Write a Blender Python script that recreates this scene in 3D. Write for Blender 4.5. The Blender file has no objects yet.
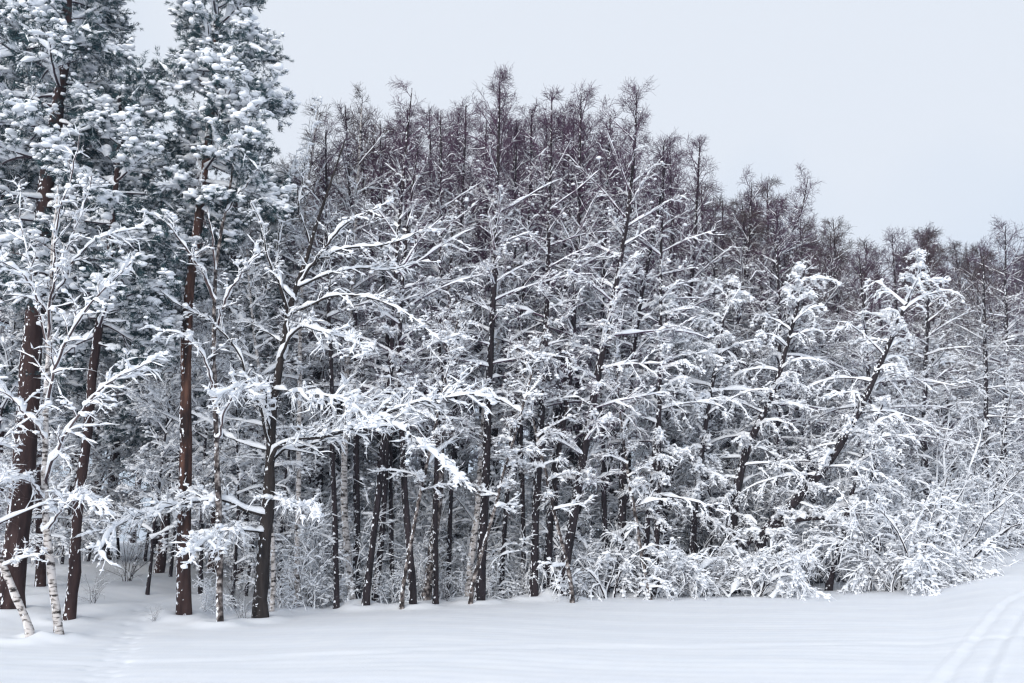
import bpy, math, random
import numpy as np
from math import radians, pi, sin, cos

# ------------------------------------------------------------------ camera, sky, sun, exposure
SC = bpy.context.scene
COL = SC.collection
F = 995.0
EYE = 1.6
PITCH = math.atan2(560 - 341.5, F)
cam_data = bpy.data.cameras.new('camera')
cam = bpy.data.objects.new('camera', cam_data)
COL.objects.link(cam)
cam_data.sensor_width = 36.0
cam_data.lens = 36.0 * F / 1024
cam_data.clip_end = 3000
cam.location = (0, 0, EYE)
cam.rotation_euler = (pi / 2 + PITCH, 0, 0)
SC.camera = cam

SUN_EL, SUN_AZ = radians(17), radians(204)      # azimuth from north (+y) clockwise: behind the camera, left
world = bpy.data.worlds.new('World')
SC.world = world
world.use_nodes = True
wn, wl = world.node_tree.nodes, world.node_tree.links
wn.clear()
w_out = wn.new('ShaderNodeOutputWorld')
w_bg = wn.new('ShaderNodeBackground')
w_sky = wn.new('ShaderNodeTexSky')
w_sky.sky_type = 'NISHITA'
w_sky.sun_disc = False
w_sky.sun_elevation = SUN_EL
w_sky.sun_rotation = SUN_AZ
w_mix = wn.new('ShaderNodeMix')
w_mix.data_type = 'RGBA'
w_cloud = wn.new('ShaderNodeTexNoise')            # uneven overcast layer
w_cloud.inputs['Scale'].default_value = 1.6
w_cloud.inputs['Detail'].default_value = 3
w_ramp = wn.new('ShaderNodeValToRGB')
w_ramp.color_ramp.elements[0].position = 0.6
w_ramp.color_ramp.elements[0].color = (6.3, 7.35, 8.85, 1)
w_ramp.color_ramp.elements[1].position = 0.82
w_ramp.color_ramp.elements[1].color = (7.9, 8.4, 9.2, 1)
w_tc = wn.new('ShaderNodeTexCoord')
w_mix.inputs[0].default_value = 0.93
wl.new(w_tc.outputs['Generated'], w_cloud.inputs['Vector'])
w_sep = wn.new('ShaderNodeSeparateXYZ')
wl.new(w_tc.outputs['Generated'], w_sep.inputs[0])
w_add = wn.new('ShaderNodeMath'); w_add.operation = 'MULTIPLY_ADD'
w_add.inputs[1].default_value = .55
wl.new(w_sep.outputs['Z'], w_add.inputs[0]); wl.new(w_cloud.outputs['Fac'], w_add.inputs[2])
wl.new(w_add.outputs[0], w_ramp.inputs['Fac'])
wl.new(w_sky.outputs['Color'], w_mix.inputs[6])
wl.new(w_ramp.outputs['Color'], w_mix.inputs[7])
wl.new(w_mix.outputs[2], w_bg.inputs['Color'])
w_bg.inputs['Strength'].default_value = 0.06
wl.new(w_bg.outputs['Background'], w_out.inputs['Surface'])

sun_data = bpy.data.lights.new('sun', 'SUN')
sun_data.energy = 1.5
sun_data.angle = radians(35)
sun_data.color = (1.0, 0.945, 0.88)
sun = bpy.data.objects.new('sun', sun_data)
COL.objects.link(sun)
sun.rotation_euler = (pi / 2 - SUN_EL, 0, -SUN_AZ + pi)
sun.location = (-20, -20, 40)

SC.view_settings.view_transform = 'Standard'
SC.view_settings.look = 'None'
SC.view_settings.exposure = 0.83
SC.view_settings.gamma = 1.0
SC.view_settings.use_curve_mapping = False
SC.render.engine = 'CYCLES'
SC.cycles.max_bounces = 5
SC.cycles.diffuse_bounces = 5
SC.cycles.use_denoising = True
SC.cycles.denoiser = 'OPENIMAGEDENOISE'
SC.cycles.denoising_input_passes = 'RGB_ALBEDO_NORMAL'
SC.cycles.denoising_prefilter = 'ACCURATE'
SC.cycles.filter_width = 1.3
SC.render.use_persistent_data = False


# ------------------------------------------------------------------ measuring helpers
def at(px, py, Y):
    """world point seen at pixel (px, py) on the vertical plane y = Y"""
    u, v = (px - 512) / F, (341.5 - py) / F
    dy = cos(PITCH) - sin(PITCH) * v
    dz = sin(PITCH) + cos(PITCH) * v
    k = Y / dy
    return np.array([u * k, Y, EYE + dz * k])


def sstep(a, b, x):
    t = np.clip((x - a) / (b - a), 0, 1)
    return t * t * (3 - 2 * t)


# edge of the wood in plan: azimuth (x / y) -> distance y, and snow height there
EDGE_PX = np.array([-300, 0, 60, 190, 260, 420, 500, 600, 700, 850, 930, 1000, 1050, 1300], float)
EDGE_Y = np.array([18, 20, 20.5, 22, 24, 26.5, 28, 29.5, 31, 31, 34, 42, 47, 60], float)
EDGE_PY = np.array([640, 640, 638, 629, 621, 605, 600, 597, 594, 590, 582, 551, 545, 535], float)
BACK = np.array([.13, .13, .13, .11, .07, .03, .012, .01, .01, .012, .015, .012, .01, .01])
EDGE_A = np.array([at(p, q, y)[0] / y for p, q, y in zip(EDGE_PX, EDGE_PY, EDGE_Y)])
EDGE_Z = np.array([at(p, q, y)[2] for p, q, y in zip(EDGE_PX, EDGE_PY, EDGE_Y)])
_a = np.linspace(-1.4, 1.6, 400)
_k = np.exp(-np.linspace(-2.2, 2.2, 15) ** 2); _k /= _k.sum()
def _sm(v):
    w = np.interp(_a, EDGE_A, v)
    return np.convolve(np.pad(w, 7, mode='edge'), _k, 'valid')
_ey, _ez, _eb = _sm(EDGE_Y), _sm(EDGE_Z), _sm(BACK)

# ski track and foot trail as centre lines on the field (x, y)
_trk = np.array([at(p, q, y)[:2] for p, q, y in ((935, 720, 10.0), (952, 683, 11.6), (985, 640, 16.0), (1020, 604, 23), (1060, 585, 30))])
_trl = np.array([at(p, q, y)[:2] for p, q, y in ((60, 720, 10.2), (95, 680, 13.0), (112, 655, 16.5), (128, 640, 20), (150, 600, 26))])


FEET = [(at(p, 560, y)[0], y, r_) for p, y, r_ in ((12, 23, .33), (40, 27, .15), (62, 20.3, .09), (29, 19.8, .09), (68, 22.5, .14), (185, 23.3, .16), (222, 22.6, .08),
        (260, 23.6, .2), (271, 25, .06), (296, 26, .08), (354, 26.6, .1), (366, 26, .12), (413, 26, .12), (424, 27.4, .13), (464, 28.4, .11), (479, 27.0, .14),
        (533, 27.8, .13), (546, 28.4, .13), (563, 28.0, .16), (620, 29.5, .15), (104, 37, .2))]


def _dist(poly, X, Y):
    best = np.full(X.shape, 1e9); arc = np.zeros(X.shape); s0 = 0
    for (x0, y0), (x1, y1) in zip(poly[:-1], poly[1:]):
        L = math.hypot(x1 - x0, y1 - y0)
        t = ((X - x0) * (x1 - x0) + (Y - y0) * (y1 - y0)) / (L * L)
        tc = np.clip(t, 0, 1)
        dx, dy = X - x0 - tc * (x1 - x0), Y - y0 - tc * (y1 - y0)
        d = np.hypot(dx, dy)
        sg = np.sign((x1 - x0) * (Y - y0) - (y1 - y0) * (X - x0))
        m = d < np.abs(best)
        best = np.where(m, d * sg, best); arc = np.where(m, s0 + tc * L, arc)
        s0 += L
    return best, arc


def ground_z(X, Y, fine=False):
    X = np.asarray(X, float); Y = np.asarray(Y, float)
    Ys = np.maximum(Y, 2.0)
    a = np.clip(X / Ys, -1.4, 1.6)
    ey, ez, eb = np.interp(a, _a, _ey), np.interp(a, _a, _ez), np.interp(a, _a, _eb)
    t = np.clip(Y / ey, -1, 1)
    zf = -0.05 + (ez + 0.05) * np.where(t > 0, t ** 1.6, 0)
    back = np.maximum(Y - ey, 0)
    z = zf + eb * 26 * (1 - np.exp(-back / 26)) - 0.012 * np.maximum(back - 60, 0)
    # soft drifts
    z = z + 0.035 * np.sin(X * .31 + 1.1) * np.sin(Y * .47 + X * .13) + 0.015 * np.sin(X * 1.1 + Y * .7) * np.sin(Y * 1.9 - X * .4)
    b = sstep(-0.5, 3, Y - ey)
    z = z + b * (0.06 * np.sin(X * 1.3 + Y * .9) * np.sin(Y * 1.1 - X * .5) + 0.04 * np.sin(X * 2.7 - Y * 1.7))
    if fine:
        rng = np.random.default_rng(5)
        z = z + 0.004 * np.sin(X * 3.1 + Y * 9 + 2 * np.sin(X * .8)) * np.sin(Y * 4.3)
        d, s = _dist(_trk, X, Y)
        for off, w, dep in ((-.2, .07, .024), (.2, .07, .024)):
            z = z - dep * np.exp(-((d - off) / w) ** 2)
        z = z - 0.02 * np.exp(-(d / .5) ** 4) + .03 * np.exp(-((np.abs(d) - .36) / .06) ** 2) * .6
        d, s = _dist(_trl, X, Y)
        z = z - .02 * np.exp(-(d / .38) ** 2)
        for q in range(46):
            s0 = q * .36 + rng.normal() * .06
            z = z - rng.uniform(.01, .035) * np.exp(-((s - s0) / .13) ** 2 - ((d - (.14 if q % 2 else -.14) + rng.normal() * .06) / .1) ** 2)
        # shallow old trail crossing the field
        yy = 16.5 + 0.02 * X + .3 * np.sin(X * .25)
        z = z - 0.012 * np.exp(-((Y - yy) / .22) ** 2) + .008 * np.exp(-((Y - yy - .45) / .2) ** 2)
        for fx, fy, fr in FEET:                      # snow banked round the trunks, with a small melt hollow
            d2 = np.hypot(X - fx, Y - fy)
            z = z + .10 * np.exp(-((d2 - fr - .22) / .3) ** 2)
    return z


def gz(x, y):
    return float(ground_z(np.array(x), np.array(y)))


# ------------------------------------------------------------------ mesh collector
ZUP = np.array([0, 0, 1.0])


def unit(v):
    return v / np.maximum(np.linalg.norm(v, axis=-1, keepdims=True), 1e-9)


class Geo:
    def __init__(s):
        s.V, s.Q, s.T, s.n = [], [], [], 0

    def add(s, v, q=None, t=None):
        v = np.asarray(v, float).reshape(-1, 3)
        if q is not None and len(q): s.Q.append(np.asarray(q).reshape(-1, 4) + s.n)
        if t is not None and len(t): s.T.append(np.asarray(t).reshape(-1, 3) + s.n)
        s.V.append(v); s.n += len(v)

    def rings(s, X, close=True, cap=False):
        """X (B, n, k, 3): B tubes of n rings of k points"""
        B, n, k, _ = X.shape
        if B == 0: return
        b = np.arange(B)[:, None, None] * n * k
        i = np.arange(n - 1)[None, :, None] * k
        j = np.arange(k)[None, None, :]
        j2 = (j + 1) % k
        q = np.stack(np.broadcast_arrays(b + i + j, b + i + j2, b + i + k + j2, b + i + k + j), -1).reshape(-1, 4)
        s.add(X, q)

    def tube(s, P, R, k=3):
        if len(P) == 0: return
        T = unit(np.gradient(P, axis=1))
        ref = np.where(np.abs(T[..., 2:3]) > .9, np.array([1., 0, 0]), ZUP)
        ref = np.where(np.abs(T[:, :1, 2:3]) > .8, np.array([1., 0, 0]), ZUP) + 0 * ref
        A = unit(np.cross(T, ref)); Bv = np.cross(A, T)
        an = np.arange(k) * 2 * pi / k
        X = P[:, :, None] + R[:, :, None, None] * (np.cos(an)[:, None] * A[:, :, None] + np.sin(an)[:, None] * Bv[:, :, None])
        s.rings(X)

    def snow(s, P, R, W, H, k=5):
        """snow lying along the upper side of a branch"""
        if len(P) == 0: return
        T = unit(np.gradient(P, axis=1))
        S = np.cross(T, ZUP)
        l = np.linalg.norm(S, axis=-1, keepdims=True)
        S = np.where(l > .05, S / np.maximum(l, 1e-6), np.array([1., 0, 0]))
        U = np.cross(S, T)
        if k == 6: pr = np.array([(-1, -.1), (-.82, .6), (-.25, 1), (.4, .95), (.9, .5), (1, -.1)])
        elif k == 5: pr = np.array([(-1, 0), (-.6, .8), (.3, 1), (1, .3), (.3, -.25)])
        else: pr = np.array([(-1, 0), (-.1, 1), (1, .1), (0, -.25)])
        X = P[:, :, None] + (W[:, :, None, None] * pr[:, 0][:, None]) * S[:, :, None] + ((R * .4)[:, :, None, None] + H[:, :, None, None] * pr[:, 1][:, None]) * U[:, :, None]
        s.rings(X)

    def blobs(s, C, S, rng, kind=0, cap=.075):
        """lumps at centres C with radii S (N, 3)"""
        N = len(C)
        if N == 0: return
        for v in range(4):
            m = np.arange(N) % 4 == v
            if not m.any(): continue
            bv, bf = BLOB[kind][v]
            c, sc = C[m], np.minimum(S[m], cap) * [1, 1, .8]
            yaw = rng.uniform(0, 2 * pi, len(c))
            cy, sy = np.cos(yaw)[:, None], np.sin(yaw)[:, None]
            X = bv[None] * sc[:, None]
            x, y = X[..., 0] * cy - X[..., 1] * sy, X[..., 0] * sy + X[..., 1] * cy
            X = np.stack([x, y, X[..., 2]], -1) + c[:, None]
            f = bf[None] + (np.arange(len(c)) * len(bv))[:, None, None]
            s.add(X, None, f)

    def mesh(s, name, mat, smooth=True):
        me = bpy.data.meshes.new(name)
        V = np.concatenate(s.V) if s.V else np.zeros((0, 3))
        Q = np.concatenate(s.Q) if s.Q else np.zeros((0, 4), int)
        T = np.concatenate(s.T) if s.T else np.zeros((0, 3), int)
        me.vertices.add(len(V)); me.vertices.foreach_set('co', V.astype(np.float32).ravel())
        li = np.concatenate([Q.ravel(), T.ravel()]).astype(np.int32)
        me.loops.add(len(li)); me.loops.foreach_set('vertex_index', li)
        me.polygons.add(len(Q) + len(T))
        st = np.concatenate([np.arange(len(Q)) * 4, len(Q) * 4 + np.arange(len(T)) * 3]).astype(np.int32)
        me.polygons.foreach_set('loop_start', st)
        me.polygons.foreach_set('use_smooth', np.full(len(st), smooth))
        me.update(calc_edges=True)
        me.materials.append(mat)
        return me

    def build(s, name, mat, parent=None, smooth=True):
        o = bpy.data.objects.new(name, s.mesh(name, mat, smooth))
        COL.objects.link(o)
        if parent is not None: o.parent = parent
        return o


def _ico(sub, seed, amp):
    import bmesh
    bm = bmesh.new(); bmesh.ops.create_icosphere(bm, subdivisions=sub, radius=1)
    rng = np.random.default_rng(seed)
    v = np.array([p.co[:] for p in bm.verts]); f = np.array([[q.index for q in p.verts] for p in bm.faces]); bm.free()
    w = rng.normal(size=(3, 3)) * 1.6; ph = rng.uniform(0, 6, 3)
    d = 1 + amp * np.sin(v @ w.T + ph).sum(1) / 1.8 + rng.normal(size=len(v)) * amp * .25
    v = v * d[:, None]
    v[:, 2] = np.where(v[:, 2] < 0, v[:, 2] * .55, v[:, 2])
    return v, f


BLOB = [[_ico(1, i, .25) for i in range(4)], [_ico(2, 10 + i, .28) for i in range(4)]]


# ------------------------------------------------------------------ materials
def mat(name, rough=.8):
    m = bpy.data.materials.new(name); m.use_nodes = True
    b = m.node_tree.nodes['Principled BSDF']
    b.inputs['Roughness'].default_value = rough
    b.inputs['Specular IOR Level'].default_value = .2
    return m, m.node_tree.nodes, m.node_tree.links, b


def noise(n, l, coord, scale, detail=3, stretch=None):
    t = n.new('ShaderNodeTexNoise'); t.inputs['Scale'].default_value = scale; t.inputs['Detail'].default_value = detail
    if stretch is not None:
        mp = n.new('ShaderNodeMapping'); mp.inputs['Scale'].default_value = stretch
        l.new(coord, mp.inputs['Vector']); coord = mp.outputs['Vector']
    l.new(coord, t.inputs['Vector'])
    return t.outputs['Fac']


def ramp(n, l, fac, stops):
    r = n.new('ShaderNodeValToRGB')
    while len(r.color_ramp.elements) < len(stops): r.color_ramp.elements.new(.5)
    for e, (p, c) in zip(r.color_ramp.elements, stops):
        e.position = p; e.color = (*c, 1) if len(c) == 3 else c
    l.new(fac, r.inputs['Fac'])
    return r.outputs['Color']


def mth(n, l, op, a, b=None, clamp=False):
    m = n.new('ShaderNodeMath'); m.operation = op; m.use_clamp = clamp
    for i, x in enumerate((a, b)):
        if x is None: continue
        if isinstance(x, (int, float)): m.inputs[i].default_value = x
        else: l.new(x, m.inputs[i])
    return m.outputs[0]


def mixc(n, l, fac, a, b):
    m = n.new('ShaderNodeMix'); m.data_type = 'RGBA'
    for i, x in ((0, fac), (6, a), (7, b)):
        if isinstance(x, (int, float)): m.inputs[i].default_value = x
        elif isinstance(x, tuple): m.inputs[i].default_value = (*x, 1)
        else: l.new(x, m.inputs[i])
    return m.outputs[2]


SNOW = (.85, .885, .945)


def snow_mat(name, scale, dist, bump=.5):
    m, n, l, b = mat(name, .55)
    tc = n.new('ShaderNodeTexCoord')
    f = noise(n, l, tc.outputs['Object'], scale, 4)
    l.new(ramp(n, l, f, ((.3, (.86, .895, .95)), (.7, (.90, .925, .96)))), b.inputs['Base Color'])
    bp = n.new('ShaderNodeBump'); bp.inputs['Strength'].default_value = bump; bp.inputs['Distance'].default_value = dist
    l.new(f, bp.inputs['Height']); l.new(bp.outputs['Normal'], b.inputs['Normal'])
    return m


def bark(name, stops, scale=9, stretch=(1, 1, .18), fleck=.58, plaster=.25, zramp=None):
    """bark with snow flecks stuck to it, thicker on the windward (left, camera) side"""
    m, n, l, b = mat(name, .9)
    tc = n.new('ShaderNodeTexCoord'); oc = tc.outputs['Object']
    f = noise(n, l, oc, scale, 5, stretch)
    base = ramp(n, l, f, stops)
    if zramp:
        sx = n.new('ShaderNodeSeparateXYZ'); l.new(oc, sx.inputs[0])
        z = mth(n, l, 'ADD', sx.outputs['Z'], mth(n, l, 'MULTIPLY', noise(n, l, oc, 1.3), 3.0))
        zf = mth(n, l, 'MULTIPLY', mth(n, l, 'SUBTRACT', z, zramp[0]), 1 / (zramp[1] - zramp[0]), True)
        base = mixc(n, l, zf, base, ramp(n, l, f, zramp[2]))
    ge = n.new('ShaderNodeNewGeometry')
    dp = n.new('ShaderNodeVectorMath'); dp.operation = 'DOT_PRODUCT'
    dp.inputs[1].default_value = (-.8, -.25, .45)
    l.new(ge.outputs['Normal'], dp.inputs[0])
    fl = noise(n, l, oc, 15.0, 6, (1, 1, .7))
    v = mth(n, l, 'ADD', fl, mth(n, l, 'MULTIPLY', dp.outputs['Value'], plaster))
    sf = mth(n, l, 'MULTIPLY', mth(n, l, 'SUBTRACT', v, fleck), 22, True)
    l.new(mixc(n, l, sf, base, SNOW), b.inputs['Base Color'])
    bp = n.new('ShaderNodeBump'); bp.inputs['Strength'].default_value = .8; bp.inputs['Distance'].default_value = .03
    l.new(f, bp.inputs['Height']); l.new(bp.outputs['Normal'], b.inputs['Normal'])
    return m


M = {}
M['ground'] = snow_mat('field_snow', 2.2, .009, .25)
M['snow'] = snow_mat('branch_snow', 9, .03)
M['dark'] = bark('dark_alder_bark', ((.3, (.012, .010, .012)), (.7, (.038, .029, .033))), fleck=.665, plaster=.16)
M['oak'] = bark('grey_brown_bark', ((.3, (.014, .012, .012)), (.7, (.045, .037, .035))), fleck=.68, plaster=.14)
M['pine'] = bark('pine_bark', ((.3, (.022, .013, .013)), (.7, (.07, .042, .038))), 6, fleck=.65, plaster=.14,
                 zramp=(2.6, 4.6, ((.38, (.022, .014, .013)), (.52, (.065, .034, .027)), (.66, (.13, .066, .048)))))
M['darkpine'] = bark('dark_pine_bark', ((.3, (.02, .012, .013)), (.7, (.06, .036, .034))), 6, fleck=.65, plaster=.14)
M['birch'] = bark('birch_bark', ((.36, (.03, .025, .025)), (.44, (.25, .23, .22)), (.52, (.58, .55, .54))), 11, (.6, .6, 1.5), fleck=.66, plaster=.18)
M['birch_old'] = bark('rough_birch_bark', ((.42, (.025, .02, .02)), (.55, (.13, .11, .105)), (.68, (.42, .39, .38))), 9, (1, 1, .9), fleck=.68, plaster=.2)


def plain(name, c0, c1, scale=3):
    m, n, l, b = mat(name, .85)
    tc = n.new('ShaderNodeTexCoord')
    l.new(ramp(n, l, noise(n, l, tc.outputs['Object'], scale), ((.35, c0), (.65, c1))), b.inputs['Base Color'])
    return m


M['twig'] = plain('red_brown_twigs', (.052, .027, .05), (.105, .058, .1), 1.2)
M['twig_dark'] = plain('dark_twigs', (.034, .023, .031), (.066, .046, .058), 1.2)
M['twig_birch'] = plain('birch_twigs', (.05, .034, .038), (.11, .08, .082), 1.2)
M['needle'] = plain('pine_needles', (.02, .046, .058), (.052, .095, .105), 2.5)
M['sign_white'] = plain('painted_plate', (.6, .58, .58), (.7, .68, .68), 20)
M['sign_red'] = plain('faded_red_paint', (.55, .16, .16), (.62, .24, .22), 20)


# ------------------------------------------------------------------ growing
def resample(pts, n, wob=0., rng=None):
    pts = np.asarray(pts, float)
    d = np.r_[0, np.cumsum(np.linalg.norm(np.diff(pts, axis=0), axis=1))]
    t = np.linspace(0, d[-1], n)
    # monotone-ish smooth interpolation: Catmull-Rom through the points
    m = np.gradient(pts, d, axis=0) if len(pts) > 2 else np.repeat((pts[1:] - pts[:1]) / d[-1], 2, 0)
    i = np.clip(np.searchsorted(d, t, 'right') - 1, 0, len(pts) - 2)
    h = (d[i + 1] - d[i])[:, None]; s = ((t - d[i])[:, None]) / h
    P = (2 * s**3 - 3 * s**2 + 1) * pts[i] + (s**3 - 2 * s**2 + s) * h * m[i] + (-2 * s**3 + 3 * s**2) * pts[i + 1] + (s**3 - s**2) * h * m[i + 1]
    if wob and rng is not None:
        k = np.cumsum(rng.normal(size=(n, 3)), 0); k -= np.linspace(0, 1, n)[:, None] * k[-1]
        P = P + wob * k * np.array([1, 1, .2])
    return P


def walk(base, d, L, n, grav, wob, rng, up=0.):
    """paths of n points from base along d; grav (B,) bends down growing along the path"""
    B = len(base)
    P = np.empty((B, n, 3)); P[:, 0] = base
    st = (L / (n - 1))[:, None]
    grav = np.broadcast_to(np.asarray(grav, float), (B,))
    for j in range(1, n):
        d = d + wob * rng.normal(size=(B, 3))
        d[:, 2] -= grav * (0.5 + j / n)
        d = unit(d)
        P[:, j] = P[:, j - 1] + d * st
    return P


def grow(P, R, k, t0, t1, Lf, ang, n, rr, rmax, grav, wob, rng, planar=.0, keep=None):
    B, m, _ = P.shape
    idx = np.repeat(np.arange(B), k)
    w = np.tile(np.arange(k), B)
    if keep is not None:
        s = rng.random(len(idx)) < keep[idx]
        idx, w = idx[s], w[s]
    N = len(idx)
    t = t0 + (t1 - t0) * (w + rng.random(N)) / k
    f = np.minimum(t * (m - 1), m - 1.001); i = f.astype(int); fr = (f - i)[:, None]
    base = P[idx, i] * (1 - fr) + P[idx, i + 1] * fr
    tan = unit(P[idx, i + 1] - P[idx, i])
    r = R[idx, i] * (1 - fr[:, 0]) + R[idx, i + 1] * fr[:, 0]
    hs = unit(np.cross(tan, ZUP) + 1e-4) * np.where((w + rng.integers(0, 2, N) * (rng.random(N) < .3)) % 2 == 0, 1, -1)[:, None]
    rv = unit(np.cross(tan, rng.normal(size=(N, 3))))
    perp = unit(planar * hs + (1 - planar) * rv)
    a = ang * rng.uniform(.7, 1.25, N)
    d = np.cos(a)[:, None] * tan + np.sin(a)[:, None] * perp
    L = Lf(t, idx) * rng.uniform(.55, 1.25, N)
    g = grav[idx] if isinstance(grav, np.ndarray) else grav
    Q = walk(base, d, L, n, g, wob, rng)
    r0 = np.minimum(r * rr, rmax)
    RR = r0[:, None] * np.linspace(1, .45, n)[None]
    return Q, RR, idx, L


def lay_snow(G, P, R, amt, w, h, rng, k=5, lump=.45, gap=.16):
    """amt (B,) 0..1 chance and thickness of the snow on each path"""
    on = rng.random(len(P)) < amt * 1.6
    P, R, amt = P[on], R[on], amt[on]
    if len(P) == 0: return
    B, n, _ = P.shape
    T = unit(np.gradient(P, axis=1))
    hor = np.sqrt(np.clip(1 - T[..., 2] ** 2, 0, 1))
    hor = .3 + .7 * sstep(.25, .85, hor)
    q = np.clip(rng.normal(1, lump, (B, n)), .08, 2.1) * hor * (.3 + .8 * amt)[:, None]
    q = np.where(rng.random((B, n)) < gap, .12, q)
    q = q * np.linspace(1.12, .6, n)[None]
    q[:, -1] *= .35
    W = R * .9 + w * q
    H = h * q * rng.uniform(.75, 1.2, (B, 1))
    G.snow(P, R, W, H, k)


def path_len(P):
    return np.linalg.norm(np.diff(P, axis=1), axis=2).sum(1)


PROF = ([0, .15, .45, .75, .92, 1], [.65, 1, .95, .62, .32, .12])


def crown(tr, r, seed, N1=50, cs=.18, L=2.8, el=(14, 58), droop=.06, n2=9, n3=6, n4=3, snow=(.5, 1.07), amt=1.,
          clump=.5, H=None, wood=None, sn=None, prof=PROF, a2=.85, thick=1., az=None, front=.8, dens=.68, lumps=1., hang=1.):
    """limbs, branches and twigs along trunk tr (n, 3) of radii r, and the snow that lies on them"""
    rng = np.random.default_rng(seed)
    wood = wood or Geo(); sn = sn or Geo()
    N1 = int(N1 * dens); n2 = max(5, n2 - 2); n3 = 5 if n3 > 5 else n3
    n = len(tr); H = H or tr[:, 2].max()
    z0 = 0
    t = cs + (.985 - cs) * (np.arange(N1) + rng.random(N1)) / N1
    u = (t - cs) / (1 - cs)
    f = t * (n - 1); i = np.minimum(f.astype(int), n - 2); fr = (f - i)[:, None]
    base = tr[i] * (1 - fr) + tr[i + 1] * fr
    rt = r[i]
    A = (np.arange(N1) * 2.39996 + rng.normal(size=N1) * .5) if az is None else az(rng, N1)
    e = np.radians(el[0] + (el[1] - el[0]) * u ** 1.2 + rng.normal(size=N1) * 9)
    d = np.stack([np.cos(e) * np.cos(A), np.cos(e) * np.sin(A), np.sin(e)], 1)
    Ln = L * np.interp(u, *prof) * rng.uniform(.4, 1.25, N1)
    Ln *= 1 - front * np.clip(-d[:, 1], 0, 1) * (1 - .7 * u)        # few limbs reach out over the field
    hs = base[:, 2] / H
    s1 = amt * (1 - sstep(snow[0], snow[1], hs)) + .02
    P1 = walk(base, d, Ln, 9, droop * s1 - .015, .045, rng)
    R1 = np.minimum(rt * .5, .010 + .0075 * Ln)[:, None] * np.linspace(1, .3, 9)[None]
    P2, R2, i2, L2 = grow(P1, R1, n2, .12, 1, lambda t, i: (.16 + .36 * Ln[i] * (1 - .55 * t)), a2, 7, .7, .014, droop * hang * s1 - .03, .1, rng, .3)
    s2 = s1[i2]
    P3, R3, i3, L3 = grow(P2, R2, n3, .15, 1, lambda t, i: (.12 + .42 * L2[i] * (1 - .4 * t)), .8, 4, .75, .0075, droop * hang * s2 - .03, .12, rng, .2)
    s3 = s2[i3]
    P4, R4, i4, L4 = grow(P3, R3, n4, .2, 1, lambda t, i: .08 + .45 * L3[i], .75, 3, .8, .0055, 0., .12, rng, .3, keep=np.clip(1.15 - s3 * .3, .3, 1))
    s4 = s3[i4]
    wood.tube(P1, R1, 5); wood.tube(P2, R2, 3); wood.tube(P3, np.maximum(R3, .0042), 3); wood.tube(P4, np.maximum(R4, .0028), 3)
    lay_snow(sn, P1, R1, s1, .034 * thick, .068 * thick, rng, 6, .35, .05)
    lay_snow(sn, P2, R2, s2 * .9, .018 * thick, .04 * thick, rng, 5, .65, .12)
    lay_snow(sn, P3, R3, s3 * .6, .013 * thick, .024 * thick, rng, 4, .5)
    lay_snow(sn, P4, R4, s4 * .1, .017 * thick, .024 * thick, rng, 4, .5)
    if clump:
        c = P2.reshape(-1, 3); sc = np.repeat(s2, 7)
        m = rng.random(len(c)) < .3 * clump * sc ** 2
        c = c[m]; k = len(c)
        S = rng.gamma(4, .25, (k, 1)) * np.array([.048, .038, .036]) * thick * rng.uniform(.8, 1.2, (k, 3))
        big = S.max(1) > .1
        sn.blobs(c[~big] + S[~big] * [0, 0, .3], S[~big], rng, 0)
        sn.blobs(c[big] + S[big] * [0, 0, .3], S[big], rng, 1)
        c = (P3[:, 1:3] + rng.normal(size=(len(P3), 2, 3)) * .012).reshape(-1, 3); m = rng.random(len(c)) < .5 * lumps * np.repeat(s3, 2) ** 2
        c = c[m]; S = rng.gamma(4, .25, (len(c), 1)) * np.array([.034, .028, .026]) * thick * rng.uniform(.6, 1.4, (len(c), 3))
        sn.blobs(c, S, rng, 0)
    return wood, sn


def trunk_geo(tr, r, rng, k=10, flare=.25, lump=.05):
    g = Geo()
    n = len(tr)
    rr = r * (1 + lump * rng.normal(size=n))
    z = tr[:, 2]
    rr = rr * (1 + flare * np.exp(-np.maximum(z, 0) / .25))
    g.tube(tr[None], rr[None], k)
    return g


def tapers(n, r0, r1, p=.85):
    return r1 + (r0 - r1) * (1 - np.linspace(0, 1, n)) ** p


# ------------------------------------------------------------------ things
def thing(name, label, cat, loc, group=None, rotz=0.):
    o = bpy.data.objects.new(name, None); COL.objects.link(o)
    o.empty_display_size = .3
    o.location = loc; o.rotation_euler = (0, 0, rotz)
    o['label'] = label; o['category'] = cat
    if group: o['group'] = group
    return o


def kids(o):
    return [c for c in bpy.data.objects if c.parent == o]


_tree = {}


def dup(root, loc, rotz, scale, label, group, tilt=(0, 0)):
    r = root.copy(); COL.objects.link(r)
    r.location = loc; r.rotation_euler = (tilt[0], tilt[1], rotz); r.scale = scale if isinstance(scale, tuple) else (scale,) * 3
    r['label'] = label
    if group: r['group'] = group
    for ch in _tree[root.name]:
        c = ch.copy(); COL.objects.link(c); c.parent = r
        for gch in _tree.get(ch.name, ()):
            gc = gch.copy(); COL.objects.link(gc); gc.parent = c
    return r


def assemble(root, trunk, trunk_mat, wood, twig_mat, sn, needles=None):
    a = trunk.build('trunk', M[trunk_mat], root)
    c = wood.build('branches', M[twig_mat], root)
    ks = [a, c]
    s = sn.build('snow_load', M['snow'], c)
    sub = [s]
    if needles: sub.append(needles.build('needles', M['needle'], c, smooth=False))
    _tree[root.name] = ks; _tree[c.name] = sub
    return root


def px_trunk(path, Y, dY=0.):
    """pixel path [(px, py), ...] bottom first -> world points standing at distance Y (lean dY towards the back at the top)"""
    n = len(path)
    return np.array([at(p, q, Y + dY * i / (n - 1)) for i, (p, q) in enumerate(path)])


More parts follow.
